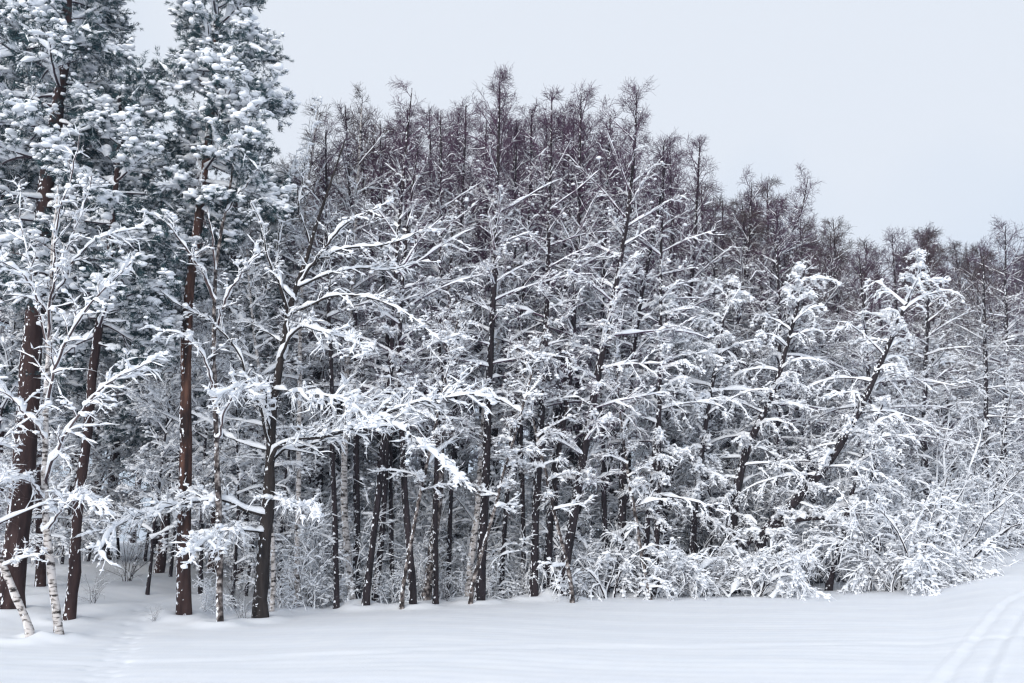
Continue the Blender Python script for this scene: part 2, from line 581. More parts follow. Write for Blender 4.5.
def rooted(W):
    """drop the foot of a world polyline to the snow; returns the base and local points"""
    x, y = W[0, 0], W[0, 1]
    g = gz(x, y)
    if W[0, 2] > g + .05:
        W = np.vstack([[x, y, g], W])
    base = np.array([x, y, g])
    L = W - base
    L[0] = (0, 0, -.25)
    return base, L


def front_tree(name, label, cat, path, Y, w, tm='dark', wm='twig', seed=1, group=None, dY=0., n=26, wtop=None, wob=.009, **kw):
    rng = np.random.default_rng(seed + 1000)
    base, loc = rooted(px_trunk(path, Y, dY))
    tr = resample(loc, n, wob, rng)
    r0 = w * Y / F / 2
    r = tapers(n, r0, wtop or .012, .7)
    root = thing(name, label, cat, base, group)
    wood, sn = crown(tr, r, seed, **kw)
    return assemble(root, trunk_geo(tr, r, rng), tm, wood, wm, sn)


# ------------------------------------------------------------------ the snow field
def build_ground():
    a1 = np.linspace(-.62, .62, 700)
    a0 = np.linspace(-1.5, -.62, 40)[:-1]; a2 = np.linspace(.62, 1.5, 40)[1:]
    A = np.r_[a0, a1, a2]                      # angle from +y
    Rr = np.r_[np.linspace(.5, 8, 12)[:-1], np.linspace(8, 34, 330), np.geomspace(34, 120, 90)[1:], np.geomspace(120, 2500, 14)[1:]]
    AA, RR = np.meshgrid(A, Rr, indexing='ij')
    X, Y = RR * np.sin(AA), RR * np.cos(AA)
    Z = ground_z(X, Y, True)
    g = Geo()
    na, nr = AA.shape
    i = (np.arange(na - 1)[:, None] * nr + np.arange(nr - 1)[None])
    q = np.stack([i, i + nr, i + nr + 1, i + 1], -1)[..., ::-1]
    g.add(np.stack([X, Y, Z], -1), q.reshape(-1, 4))
    # the field behind the camera
    A = np.linspace(1.5, 2 * pi - 1.5, 60); Rr = np.r_[.5, 4, 12, 30, 80, 300, 2500]
    AA, RR = np.meshgrid(A, Rr, indexing='ij'); X, Y = RR * np.sin(AA), RR * np.cos(AA)
    na, nr = AA.shape
    i = (np.arange(na - 1)[:, None] * nr + np.arange(nr - 1)[None]); q = np.stack([i, i + nr, i + nr + 1, i + 1], -1)[..., ::-1]
    g.add(np.stack([X, Y, ground_z(X, Y, True)], -1), q.reshape(-1, 4))
    g.add(np.array([[.5 * sin(a), .5 * cos(a), -.05] for a in np.linspace(0, 2 * pi, 13)[:-1]]), None, [[0, i + 1, i] for i in range(1, 11)])
    o = g.build('snow_field', M['ground'])
    o['kind'] = 'structure'


build_ground()


# ------------------------------------------------------------------ pines
def pine(root, tr, r, seed, cs=.45, L=2.6, N1=46, tm='pine', amt=1., tuft=1., skew=0.):
    rng = np.random.default_rng(seed)
    wood, sn, nd = Geo(), Geo(), Geo()
    n = len(tr)
    t = cs + (.99 - cs) * (np.arange(N1) + rng.random(N1) * .6) / N1
    u = (t - cs) / (1 - cs)
    f = t * (n - 1); i = np.minimum(f.astype(int), n - 2); fr = (f - i)[:, None]
    base = tr[i] * (1 - fr) + tr[i + 1] * fr
    A = np.arange(N1) * 2.39996 + rng.normal(size=N1) * .5
    e = np.radians(-8 + 55 * u ** 1.3 + rng.normal(size=N1) * 9)
    d = np.stack([np.cos(e) * np.cos(A), np.cos(e) * np.sin(A), np.sin(e)], 1)
    Ln = L * np.interp(u, [0, .2, .5, .8, 1], [.7, 1, .95, .62, .25]) * rng.uniform(.65, 1.15, N1) * (1 + skew * np.cos(A))
    P1 = walk(base, d, Ln, 8, .02, .08, rng)
    R1 = np.minimum(r[i] * .45, .012 + .012 * Ln)[:, None] * np.linspace(1, .3, 8)[None]
    P2, R2, i2, L2 = grow(P1, R1, 9, .25, 1, lambda t, i: .25 + .34 * Ln[i] * (1 - .4 * t), .85, 5, .7, .02, .03, .1, rng, .6)
    P3, R3, i3, L3 = grow(P2, R2, 6, .25, 1, lambda t, i: .14 + .3 * L2[i], .8, 3, .7, .01, -.02, .12, rng, .35)
    wood.tube(P1, R1, 5); wood.tube(P2, R2, 3); wood.tube(P3, R3, 3)
    # needles: brushes along every shoot
    for (P, k) in ((P3, 3), (P2, 2)):
        for q in range(k):
            s = .35 + .65 * (q + rng.random(len(P))) / k
            ff = s * (P.shape[1] - 1.001); ii = ff.astype(int); fr = (ff - ii)[:, None]
            c = P[np.arange(len(P)), ii] * (1 - fr) + P[np.arange(len(P)), ii + 1] * fr
            T = unit(P[np.arange(len(P)), ii + 1] - P[np.arange(len(P)), ii])
            m = int(13 * tuft)
            D = unit(T[:, None] * .7 + rng.normal(size=(len(P), m, 3)) * .75 + [0, 0, .12])
            S = unit(np.cross(D, rng.normal(size=D.shape))) * .007
            ln = rng.uniform(.07, .13, (len(P), m, 1))
            b = c[:, None] + rng.normal(size=D.shape) * .02
            tri = np.stack([b - S, b + S, b + D * ln], 2)
            nd.add(tri, None, np.arange(tri.size // 3).reshape(-1, 3))
    # snow: ribs along the limbs and cushions on the needle sprays
    s1 = np.full(N1, amt)
    lay_snow(sn, P1, R1, s1 * .9, .05, .09, rng, 6)
    lay_snow(sn, P2, R2, s1[i2] * .8, .055, .08, rng, 5, .6)
    lay_snow(sn, P3, R3, s1[i2][i3] * .28, .045, .055, rng, 4, .6)
    pat = .12 + .88 * sstep(-.05, .5, np.sin(P2[:, 3] @ np.array([2.6, 2.1, 2.3]) + seed) + .5 * np.sin(P2[:, 3] @ np.array([-4.1, 5.3, 3.7])))       # some sprays carry much more than others
    c = P2[:, 1:].reshape(-1, 3); w = np.repeat(pat, 4)
    m = rng.random(len(c)) < .62 * w * amt
    c = np.repeat(c[m], 8, 0) + rng.normal(size=(8 * int(m.sum()), 3)) * [.11, .11, .04]; k = len(c)
    S = rng.gamma(3.5, .3, (k, 1)) * np.array([.075, .062, .048]) * rng.uniform(.6, 1.4, (k, 3))
    S = np.minimum(S, .19)
    sn.blobs(c + [0, 0, .05], S, rng, 1, .125)
    c = P3[:, 1:].reshape(-1, 3); m = rng.random(len(c)) < .36 * amt * np.repeat(pat[i3], 2)
    c = c[m]; S = rng.gamma(4, .25, (len(c), 1)) * np.array([.075, .06, .05]) * np.ones((1, 3))
    sn.blobs(c + [0, 0, .035], S, rng, 0)
    return assemble(root, trunk_geo(tr, r, rng, 12, .15), tm, wood, 'twig_dark', sn, nd)


def front_pine(label, path, Y, w, seed, tm='pine', n=30, dY=0, **kw):
    rng = np.random.default_rng(seed + 50)
    base, loc = rooted(px_trunk(path, Y, dY))
    tr = resample(loc, n, .015, rng)
    r = tapers(n, w * Y / F / 2, .03, .7)
    root = thing('pine_tree', label, 'pine tree', base)
    return pine(root, tr, r, seed, tm=tm, **kw)


PA = front_pine('thickest dark pine at the far left, with a small plate on its trunk',
                [(12, 615), (22, 480), (35, 330), (50, 180), (62, 90), (68, 0), (72, -120)], 23.0, 25, 11, 'darkpine', cs=.46, L=2.15, N1=56, skew=-.25)
PB = front_pine('straight reddish pine with bare orange bark, left of the forked snowy tree',
                [(185, 630), (186, 470), (189, 290), (205, 160), (214, 40), (222, -70)], 23.3, 14, 12, 'pine', cs=.56, L=1.75, N1=52, skew=.3)
PC = front_pine('slender dark pine leaning right between the birches and the red pine',
                [(68, 618), (74, 520), (90, 370), (107, 245), (116, 150), (120, 90)], 22.5, 12, 13, 'darkpine', cs=.5, L=2.1, N1=36)
PD = front_pine('dark pine standing behind the crooked birch trunk',
                [(40, 600), (42, 500), (45, 380), (42, 200), (40, 60), (40, -100)], 27, 10, 14, 'darkpine', cs=.42, L=2.6, N1=50)

# generic pine that the copies farther in are made from
def pine_proto(seed, H, x, y, label):
    rng = np.random.default_rng(seed)
    tr = resample([(0, 0, -.3), (.05, .1, H * .4), (.25, 0, H * .75), (.2, .1, H)], 26, .03, rng)
    root = thing('pine_tree', label, 'pine tree', (x, y, gz(x, y)), 'pines deeper in the wood')
    return pine(root, tr, tapers(26, .19, .03, .7), seed, cs=.33, L=2.5, N1=46, tm='darkpine', amt=1.)


PINE_BACK = 'snowy pine with a dark trunk standing behind the front row of pines'
_p = at(104, 560, 37)
PP1 = pine_proto(21, 15, _p[0], _p[1], PINE_BACK)
_p = at(240, 560, 33)
PP2 = pine_proto(22, 13.5, _p[0], _p[1], PINE_BACK)
rng = np.random.default_rng(77)
for px, Y, H, src in ((-40, 27, 16, PP2), (-10, 33, 17, PP1), (160, 33, 11.5, PP2), (62, 39, 17, PP2), (155, 40, 15.0, PP1), (212, 36, 17, PP1), (262, 30, 9.0, PP2),
                      (285, 42, 11.0, PP1), (325, 44, 10.5, PP2), (-70, 36, 17, PP1), (-10, 45, 17, PP2), (90, 47, 19, PP1), (170, 50, 17, PP2), (236, 48, 14, PP1),
                      (300, 36, 8.2, PP2), (362, 50, 10, PP1), (-120, 30, 16, PP1), (130, 58, 15, PP2), (40, 60, 16, PP1), (200, 64, 15, PP1), (270, 60, 14, PP2)):
    p = at(px, 560, Y)
    h0 = 15 if src is PP1 else 13.5
    dup(src, (p[0], p[1], gz(p[0], p[1])), rng.uniform(0, 6.28), H / h0, PINE_BACK, 'pines deeper in the wood', (rng.normal() * .02, rng.normal() * .02))

# trail marker nailed to the thick pine
def trail_marker():
    import bmesh
    p = at(16.5, 561, 22.6)
    root = thing('trail_marker', 'small red and white trail plate nailed to the thick dark pine trunk', 'trail marker', p)
    def plate(w, h, d, y, z, name, m):
        bm = bmesh.new(); bmesh.ops.create_cube(bm, size=1)
        bmesh.ops.scale(bm, vec=(w, d, h), verts=bm.verts)
        bmesh.ops.translate(bm, vec=(0, y, z), verts=bm.verts)
        bmesh.ops.bevel(bm, geom=bm.edges[:], offset=.003, segments=1, affect='EDGES')
        me = bpy.data.meshes.new(name); bm.to_mesh(me); bm.free(); me.materials.append(m)
        o = bpy.data.objects.new(name, me); COL.objects.link(o); o.parent = root
    plate(.105, .25, .012, 0, 0, 'plate', M['sign_white'])
    plate(.085, .09, .006, -.010, .04, 'painted_square', M['sign_red'])


trail_marker()


# ------------------------------------------------------------------ birches and bare trees at the edge of the wood
front_tree('birch_tree', 'short leaning birch trunk at the left edge, tilting left out of the snow', 'birch', [(29, 637), (12, 590), (-4, 552), (-30, 470), (-50, 370)], 19.8, 8,
           'birch', 'twig_birch', 32, cs=.3, N1=24, L=1.6, el=(15, 60), snow=(.9, 1.3), n2=8, n3=6, droop=.03)
# trees whose limbs follow the photograph's, each limb with its own distances
def limbed_tree(name, label, cat, path, Y, dY, r0, tm, wm, limbs, seed, wob=.012, flare=.2, fork=(), tp=.75):
    rng = np.random.default_rng(seed)
    base, loc = rooted(px_trunk(path, Y, dY))
    tr = resample(loc, 34, wob, rng)
    r = tapers(34, r0, .016, tp)
    root = thing(name, label, cat, base)
    ks = [trunk_geo(tr, r, rng, 12, flare).build('trunk', M[tm], root)]
    for q, (path, d0, d1, r0, bl, dn, am) in enumerate(limbs):
        m = len(path)
        W = np.array([at(p, y, Y + d0 + (d1 - d0) * (i / (m - 1)) ** 1.2) for i, (p, y) in enumerate(path)]) - base
        if q not in fork:                                  # the limb leaves the trunk itself (or the limb it forks from)
            k = np.argmin(np.abs(tr[:, 2] - W[0, 2])); W[0] = tr[k]
        P = resample(W, 24, .02, rng)
        R = tapers(24, r0 * .78, .009, .9)
        g = Geo(); g.tube(P[None], R[None], 7)
        P1, R1 = P[None], R[None]
        Lw = path_len(P1)[0]
        kk = int(2 + Lw * 4.6 * dn)
        P2, R2, i2, L2 = grow(P1, R1, kk, .15, 1, lambda t, i: bl * (1.1 - .5 * t), .8, 7, .6, .02, .035 * am - .01, .1, rng, .5)
        P3, R3, i3, L3 = grow(P2, R2, 5, .2, 1, lambda t, i: .12 + .4 * L2[i], .8, 4, .7, .009, .03 * am, .13, rng, .4)
        P4, R4, i4, L4 = grow(P3, R3, 2, .3, 1, lambda t, i: .08 + .35 * L3[i], .8, 3, .7, .006, .0, .13, rng, .3)
        g.tube(P2, R2, 4); g.tube(P3, R3, 3); g.tube(P4, R4, 3)
        lb = g.build('limb', M[tm if tm == 'oak' else wm], root)
        sn = Geo()
        th = .7 + .3 * am
        lay_snow(sn, P1, R1, np.ones(1), .04 * th, .08 * th, rng, 6, .5, .05)
        lay_snow(sn, P2, R2, np.full(len(P2), .9 * am), .036, .06, rng, 6, .4, .08)
        lay_snow(sn, P3, R3, np.full(len(P3), .7 * am), .018, .03, rng, 5, .5)
        lay_snow(sn, P4, R4, np.full(len(P4), .1), .022, .03, rng, 4, .5)
        c = P2[:, 1:].reshape(-1, 3); c = c[rng.random(len(c)) < .3 * am * am]
        S = rng.gamma(4, .25, (len(c), 1)) * np.array([.065, .052, .048]) * rng.uniform(.6, 1.4, (len(c), 3))
        sn.blobs(c + [0, 0, .02], S, rng, 1)
        c = P3[:, 1:3].reshape(-1, 3); c = c[rng.random(len(c)) < .5 * am]
        S = rng.gamma(4, .25, (len(c), 1)) * np.array([.042, .034, .03]) * rng.uniform(.6, 1.4, (len(c), 3))
        sn.blobs(c, S, rng, 0)
        so = sn.build('snow_load', M['snow'], lb)
        ks.append(lb); _tree[lb.name] = [so]
    _tree[root.name] = ks
    return root


def forked_tree():
    # limbs: pixel path, depth at start, depth at tip, start radius, branch length
    limbs = [
        ([(258, 523), (245, 510), (225, 500), (195, 502), (165, 508), (135, 517), (112, 530), (98, 552)], 0, -2.6, .062, .75),
        ([(258, 530), (240, 529), (222, 531), (205, 540), (188, 553)], 0, -3.2, .045, .6),
        ([(268, 462), (276, 448), (295, 440), (322, 437), (352, 430), (385, 415), (420, 402), (452, 397), (485, 392)], 0, -2.2, .075, .9),
        ([(269, 470), (285, 450), (310, 446), (340, 432), (362, 412), (378, 398), (400, 396)], 0, 1.2, .05, .8),
        ([(372, 428), (395, 425), (420, 440), (445, 462), (465, 480)], -1.2, -2.6, .03, .6),
        ([(266, 445), (262, 410), (250, 380), (238, 345), (215, 322), (180, 305), (160, 290)], 0, -1.5, .05, .8),
        ([(264, 432), (266, 405), (262, 390), (240, 385), (212, 396)], 0, -2.5, .03, .6),
        ([(283, 350), (300, 327), (320, 332), (345, 338), (372, 352)], 0, -1.6, .05, .7),
        ([(290, 315), (283, 285), (281, 255), (288, 220), (292, 180), (297, 150)], 0, .9, .06, .7),
        ([(281, 300), (272, 262), (268, 235), (258, 215), (250, 200)], 0.2, -1.0, .035, .5),
        ([(300, 280), (325, 245), (340, 225), (365, 212), (395, 200)], 0, -1.2, .05, .7),
        ([(303, 262), (335, 250), (370, 246), (400, 240), (428, 228)], 0, -.5, .045, .7),
        ([(298, 285), (330, 272), (362, 268), (392, 270), (420, 262)], 0, 1.2, .045, .8),
        ([(292, 305), (335, 295), (378, 300), (412, 318), (440, 340)], 0, -1.8, .045, .8),
        ([(276, 385), (300, 392), (335, 398), (360, 410), (380, 428)], 0, -2.8, .035, .7),
        ([(262, 505), (282, 500), (300, 505), (322, 512)], 0, -2.0, .03, .5),
        ([(270, 450), (240, 440), (215, 425), (190, 412)], 0, 1.6, .035, .7),
        ([(285, 340), (262, 330), (240, 318), (225, 300)], 0, 1.4, .035, .7),
        ([(310, 240), (300, 205), (306, 170), (315, 130), (318, 100)], .3, 1.2, .04, .6),
    ]
    full = {0: (1.5, 1), 1: (1.5, 1), 2: (1.6, 1), 3: (1.5, 1), 4: (1.2, 1), 6: (1.2, 1), 14: (1.2, .9), 15: (1.2, 1), 7: (1.2, .9)}
    limbs = [(p, a, b, c, d * (.9 if q in full else .6), *full.get(q, (.8, .6))) for q, (p, a, b, c, d) in enumerate(limbs)]
    limbed_tree('forked_snowy_tree', 'forked bare tree with long arching limbs loaded with snow, at the wood edge', 'tree',
                [(260, 620), (262, 560), (266, 500), (269, 445), (274, 400), (281, 355), (289, 318), (298, 285), (308, 255), (320, 215), (332, 180), (345, 140)],
                23.6, .6, .18, 'oak', 'twig_dark', limbs, 3, fork=(4,), tp=1.15)


forked_tree()

limbed_tree('birch_tree', 'slim spotted birch between the red pine and the forked snowy tree', 'birch',
            [(222, 626), (220, 560), (216, 440), (214, 330), (218, 250), (230, 180), (238, 130)], 22.6, .3, .08, 'birch_old', 'twig_birch', [
                ([(214, 305), (196, 265), (176, 238), (152, 212)], 0, -1.0, .045, .5, .7, .7),
                ([(215, 335), (232, 290), (248, 265), (264, 250)], 0, -.6, .035, .5, .7, .7),
                ([(217, 270), (208, 220), (200, 180), (196, 150)], 0, .4, .03, .45, .7, .4),
                ([(216, 390), (200, 350), (180, 335), (155, 330)], 0, -.9, .03, .5, .8, .9),
                ([(217, 430), (236, 395), (255, 385)], 0, -1.2, .03, .5, .8, .9),
                ([(219, 510), (200, 490), (178, 488)], 0, 1.0, .025, .5, .8, .9),
                ([(224, 215), (246, 180), (262, 160)], 0, .5, .025, .45, .7, .5)], 133, .01)


limbed_tree('birch_tree', 'white frosted birch with a crooked trunk in front of the thick pine', 'birch',
            [(62, 637), (52, 580), (45, 530), (42, 460), (43, 400), (49, 310), (52, 250), (58, 185)], 20.3, .5, .088, 'birch', 'twig_birch', [
                ([(44, 410), (60, 360), (80, 320), (105, 288), (132, 262)], 0, -.8, .04, .6, .9, .8),
                ([(44, 480), (62, 440), (88, 400), (118, 378), (152, 362)], 0, -1.2, .04, .6, .9, .9),
                ([(43, 440), (20, 405), (0, 388), (-25, 380)], 0, -.6, .035, .6, .9, .9),
                ([(47, 340), (55, 280), (72, 225), (92, 175)], 0, .5, .035, .55, .9, .6),
                ([(46, 360), (34, 290), (24, 230), (20, 180)], 0, .3, .035, .55, .9, .6),
                ([(50, 295), (80, 255), (110, 235), (140, 228)], 0, 1.0, .03, .55, .9, .8),
                ([(49, 310), (25, 275), (5, 262), (-20, 258)], 0, -.9, .03, .55, .9, .9),
                ([(45, 525), (66, 505), (85, 500), (108, 505)], 0, -1.2, .026, .5, .8, 1),
                ([(44, 500), (25, 480), (5, 478), (-20, 490)], 0, -1.0, .028, .5, .8, 1),
                ([(52, 270), (62, 215), (74, 170), (80, 130)], 0, -.4, .025, .5, .8, .5)], 131, .01)

DK = dict(cs=.34, N1=46, L=2.2, n2=8, n3=6, n4=3)
front_tree('birch_tree', 'slim white birch just right of the forked tree trunk', 'birch', [(296, 606), (297, 540), (298, 450), (300, 330), (305, 220), (318, 110)], 26, 6, 'birch', 'twig_birch', 41, snow=(.6, .95), el=(15, 60), cs=.4, N1=34, L=1.8, n2=9, n3=6)
front_tree('birch_tree', 'thin birch with patchy bark touching the forked trunk on its right', 'birch', [(271, 612), (272, 560), (268, 500), (262, 400), (250, 300), (246, 230)], 25, 5, 'birch', 'twig_birch', 42, snow=(.8, 1.2), el=(15, 60), cs=.35, N1=30, L=1.6, n2=8, n3=6)
front_tree('birch_tree', 'pale birch left of the pair of crossing dark trunks', 'birch', [(354, 606), (349, 560), (345, 500), (346, 400), (352, 280), (362, 100)], 26.6, 8, 'birch', 'twig_birch', 43, snow=(.55, 1.07), el=(10, 55), cs=.4, N1=36, L=2.0, n2=9, n3=6)
front_tree('alder_tree', 'straight dark trunk directly behind the pale birch', 'bare tree', [(357, 605), (357, 540), (356, 460), (355, 330), (350, 200), (345, 105)], 27, 7.5, 'dark', 'twig', 44, snow=(.5, 1.07), **DK)
front_tree('alder_tree', 'left one of two dark trunks that cross low down, leaning right', 'bare tree', [(366, 606), (372, 550), (379, 480), (392, 350), (398, 240), (412, 88)], 26.0, 7.5, 'dark', 'twig', 45, snow=(.5, 1.05), **DK)
front_tree('alder_tree', 'right one of two dark trunks that cross low down', 'bare tree', [(373, 605), (380, 550), (384, 500), (388, 380), (382, 240), (380, 120)], 27.2, 7, 'dark', 'twig', 46, snow=(.5, 1.07), **DK)
front_tree('alder_tree', 'dark trunk leaning left beside the thick snow-streaked birch', 'bare tree', [(413, 605), (408, 540), (402, 460), (398, 350), (405, 240), (418, 150)], 26.0, 7.5, 'dark', 'twig', 47, snow=(.55, 1.12), **DK)
front_tree('birch_tree', 'thick birch leaning right with a white snow streak along its left side', 'birch', [(424, 605), (430, 560), (438, 500), (441, 440), (446, 340), (455, 200)], 27.4, 10, 'birch_old', 'twig_birch', 48, snow=(.7, 1.1), el=(15, 60), cs=.42, N1=34, L=2.1, n2=9, n3=6)
front_tree('alder_tree', 'narrow dark trunk behind the thick snow-streaked birch', 'bare tree', [(436, 603), (436, 500), (439, 380), (440, 250), (441, 110)], 26.8, 6, 'dark', 'twig', 49, snow=(.5, 1.02), **DK)
front_tree('birch_tree', 'pale leaning birch hugging the left side of a strong black trunk', 'birch', [(464, 602), (471, 555), (478, 500), (482, 420), (498, 340), (515, 270)], 28.4, 8, 'birch', 'twig_birch', 50, snow=(.8, 1.2), el=(15, 60), cs=.4, N1=34, L=2.3, n2=9, n3=6)
front_tree('alder_tree', 'strong black trunk with the tallest crown in the middle of the wood', 'bare tree', [(479, 602), (484, 520), (488, 400), (494, 290), (498, 180), (500, 72)], 27.0, 10, 'dark', 'twig', 51, snow=(.42, 0.97), cs=.36, N1=68, L=2.7, n2=10, n3=6, n4=3)
front_tree('alder_tree', 'dark alder with a narrow pointed crown left of a twin of similar height', 'bare tree', [(533, 598), (536, 520), (545, 380), (550, 250), (552, 92)], 27.8, 9, 'dark', 'twig', 52, snow=(.42, 0.97), cs=.36, N1=64, L=2.3, n2=9, n3=6, n4=3)
front_tree('alder_tree', 'dark alder with a wide twiggy crown just left of the tall leaning alder', 'bare tree', [(546, 597), (552, 500), (570, 380), (578, 240), (581, 93)], 28.4, 9, 'dark', 'twig', 53, snow=(.42, 0.97), cs=.36, N1=64, L=2.6, n2=9, n3=6, n4=3)
front_tree('alder_tree', 'tall black alder leaning right with snowy tiers of branches in the centre', 'bare tree', [(563, 597), (576, 500), (590, 420), (603, 350), (616, 280), (626, 220), (633, 160), (637, 93)], 28.0, 11, 'dark', 'twig', 54, snow=(.5, 0.99), amt=1.1, cs=.2, N1=66, L=3.3, n2=11, n3=6, n4=4, clump=.7)
front_tree('alder_tree', 'snow-speckled dark trunk standing right of the tall leaning alder', 'bare tree', [(620, 600), (622, 520), (626, 420), (640, 300), (660, 200), (668, 150)], 29.5, 10, 'dark', 'twig', 55, snow=(.5, 1.02), **DK)
front_tree('alder_tree', 'wide crowned alder topping the slope of the skyline right of the tall alder', 'bare tree', [(655, 600), (668, 500), (685, 350), (695, 240), (700, 140)], 34, 9, 'dark', 'twig', 56, snow=(.45, 0.97), cs=.25, N1=56, L=3.0, n2=10, n3=6, n4=4)
front_tree('alder_tree', 'dark alder with steep snowy branches beside a leaning neighbour on the right', 'bare tree', [(722, 598), (728, 450), (740, 310), (748, 250), (752, 182)], 36, 8, 'dark', 'twig', 57, snow=(.5, 1.07), cs=.25, N1=54, L=3.0, el=(10, 55), n2=10, n3=6, n4=4)
front_tree('alder_tree', 'leaning dark alder whose trunk tilts right under the right-hand skyline peak', 'bare tree', [(715, 590), (745, 450), (762, 320), (775, 260), (800, 215), (808, 178)], 35, 8, 'dark', 'twig', 58, snow=(.5, 1.07), cs=.3, N1=50, L=2.8, n2=10, n3=6, n4=4)

# slender dark trunks that carry few branches below the crown
POLES = [([(392, 604), (391, 450), (393, 300), (402, 190), (408, 110)], 27.5, 5, 'slim dark trunk between the crossing pair and the dark trunk leaning left'),
         ([(447, 602), (452, 480), (458, 340), (462, 220), (466, 105)], 28.2, 5, 'slim dark trunk between the thick snow-streaked birch and the pale leaning birch'),
         ([(500, 601), (507, 480), (519, 340), (528, 220), (532, 110)], 28.4, 5.5, 'straight dark trunk right of the strong black trunk with the tallest crown'),
         ([(524, 600), (523, 500), (518, 380), (515, 250), (516, 120)], 28.6, 5, 'thinner dark trunk left of the alder with the narrow pointed crown'),
         ([(553, 599), (556, 480), (566, 350), (566, 230), (564, 115)], 29.3, 7, 'upright dark trunk crossing behind the foot of the tall leaning alder'),
         ([(607, 598), (604, 500), (601, 380), (604, 260), (610, 115)], 29.5, 6, 'upright dark trunk between the tall leaning alder and the speckled trunk'),
         ([(655, 598), (658, 480), (660, 340), (662, 240), (664, 140)], 29.2, 6, 'slim upright dark trunk right of the speckled dark trunk'),
         ([(336, 606), (334, 500), (332, 380), (328, 250), (326, 130)], 25.8, 6, 'slim dark trunk left of the pale birch, behind the long right-hand limb')]
PALE = [([(470, 603), (488, 530), (512, 440), (545, 330)], 26.4, 4.5, 'thin pale stem slanting right from the foot of the strong black trunk'),
        ([(572, 600), (556, 520), (536, 430), (518, 350)], 27.0, 4.5, 'thin pale stem slanting left across the foot of the tall leaning alder'),
        ([(402, 606), (416, 520), (436, 420), (462, 300)], 25.4, 4.5, 'thin pale stem slanting right across the two dark trunks in front of the thick birch'),
        ([(652, 600), (636, 520), (622, 430), (615, 340)], 28.4, 4.5, 'thin pale stem slanting left in front of the snow-speckled trunk')]
for q, (path, Y, w, lab) in enumerate(PALE):
    front_tree('birch_tree', lab, 'birch', path, Y, w, 'birch_old', 'twig_birch', 540 + q, snow=(.95, 1.5), cs=.35, N1=26, L=1.4, n2=8, n3=6, n4=3, el=(25, 65))
for q, (path, Y, w, lab) in enumerate(POLES):
    front_tree('alder_tree', lab, 'bare tree', path, Y, w, 'dark', 'twig', 500 + q, snow=(.55, 1.02), cs=.5, N1=40, L=1.8, n2=8, n3=6, n4=3, el=(20, 58), wtop=.02)

# trees bent under their load, right part
LD = dict(hang=2.2, droop=.12, clump=1.5, thick=1.2, lumps=1.5, snow=(.95, 1.5), n2=9, n3=6, n4=3, el=(5, 55), wm='twig_dark')
front_tree('laden_tree', 'snow-plastered tree leaning right with drooping branches, left of the most tilted trunk', 'bare tree', [(733, 520), (748, 450), (772, 395), (790, 335), (800, 295), (806, 262)], 31.5, 11, 'dark', seed=61, cs=.22, N1=46, L=2.6, **LD)
front_tree('laden_tree', 'most tilted black trunk, slanting up right with drooping snowy branches', 'bare tree', [(762, 540), (800, 497), (835, 455), (868, 395), (893, 335), (912, 290), (928, 252)], 31.0, 12, 'dark', seed=62, cs=.25, N1=50, L=2.9, **LD)
front_tree('laden_tree', 'short tilted trunk under heavy snow behind the big drooping bush', 'bare tree', [(828, 588), (838, 550), (848, 505), (866, 440), (885, 400)], 31.2, 7, 'dark', seed=63, cs=.25, N1=36, L=2.0, **LD)
front_tree('laden_tree', 'low fallen stem lying almost level in the snowy thicket', 'bare tree', [(735, 560), (770, 530), (800, 520), (840, 521), (862, 530)], 30.8, 8, 'dark', seed=64, cs=.15, N1=22, L=1.1, **LD)
front_tree('laden_tree', 'slim snowy tree between the wide crowned alder and the laden leaning tree', 'bare tree', [(690, 596), (696, 500), (706, 420), (722, 330), (730, 280)], 31, 8, 'dark', seed=65, cs=.25, N1=48, L=2.3, **LD)
front_tree('laden_tree', 'snowy tree with tiered branches low at the right of the tall leaning alder', 'bare tree', [(640, 598), (648, 520), (655, 440), (662, 360), (668, 300)], 29.3, 7, 'dark', seed=66, cs=.25, N1=40, L=2.4, **LD)


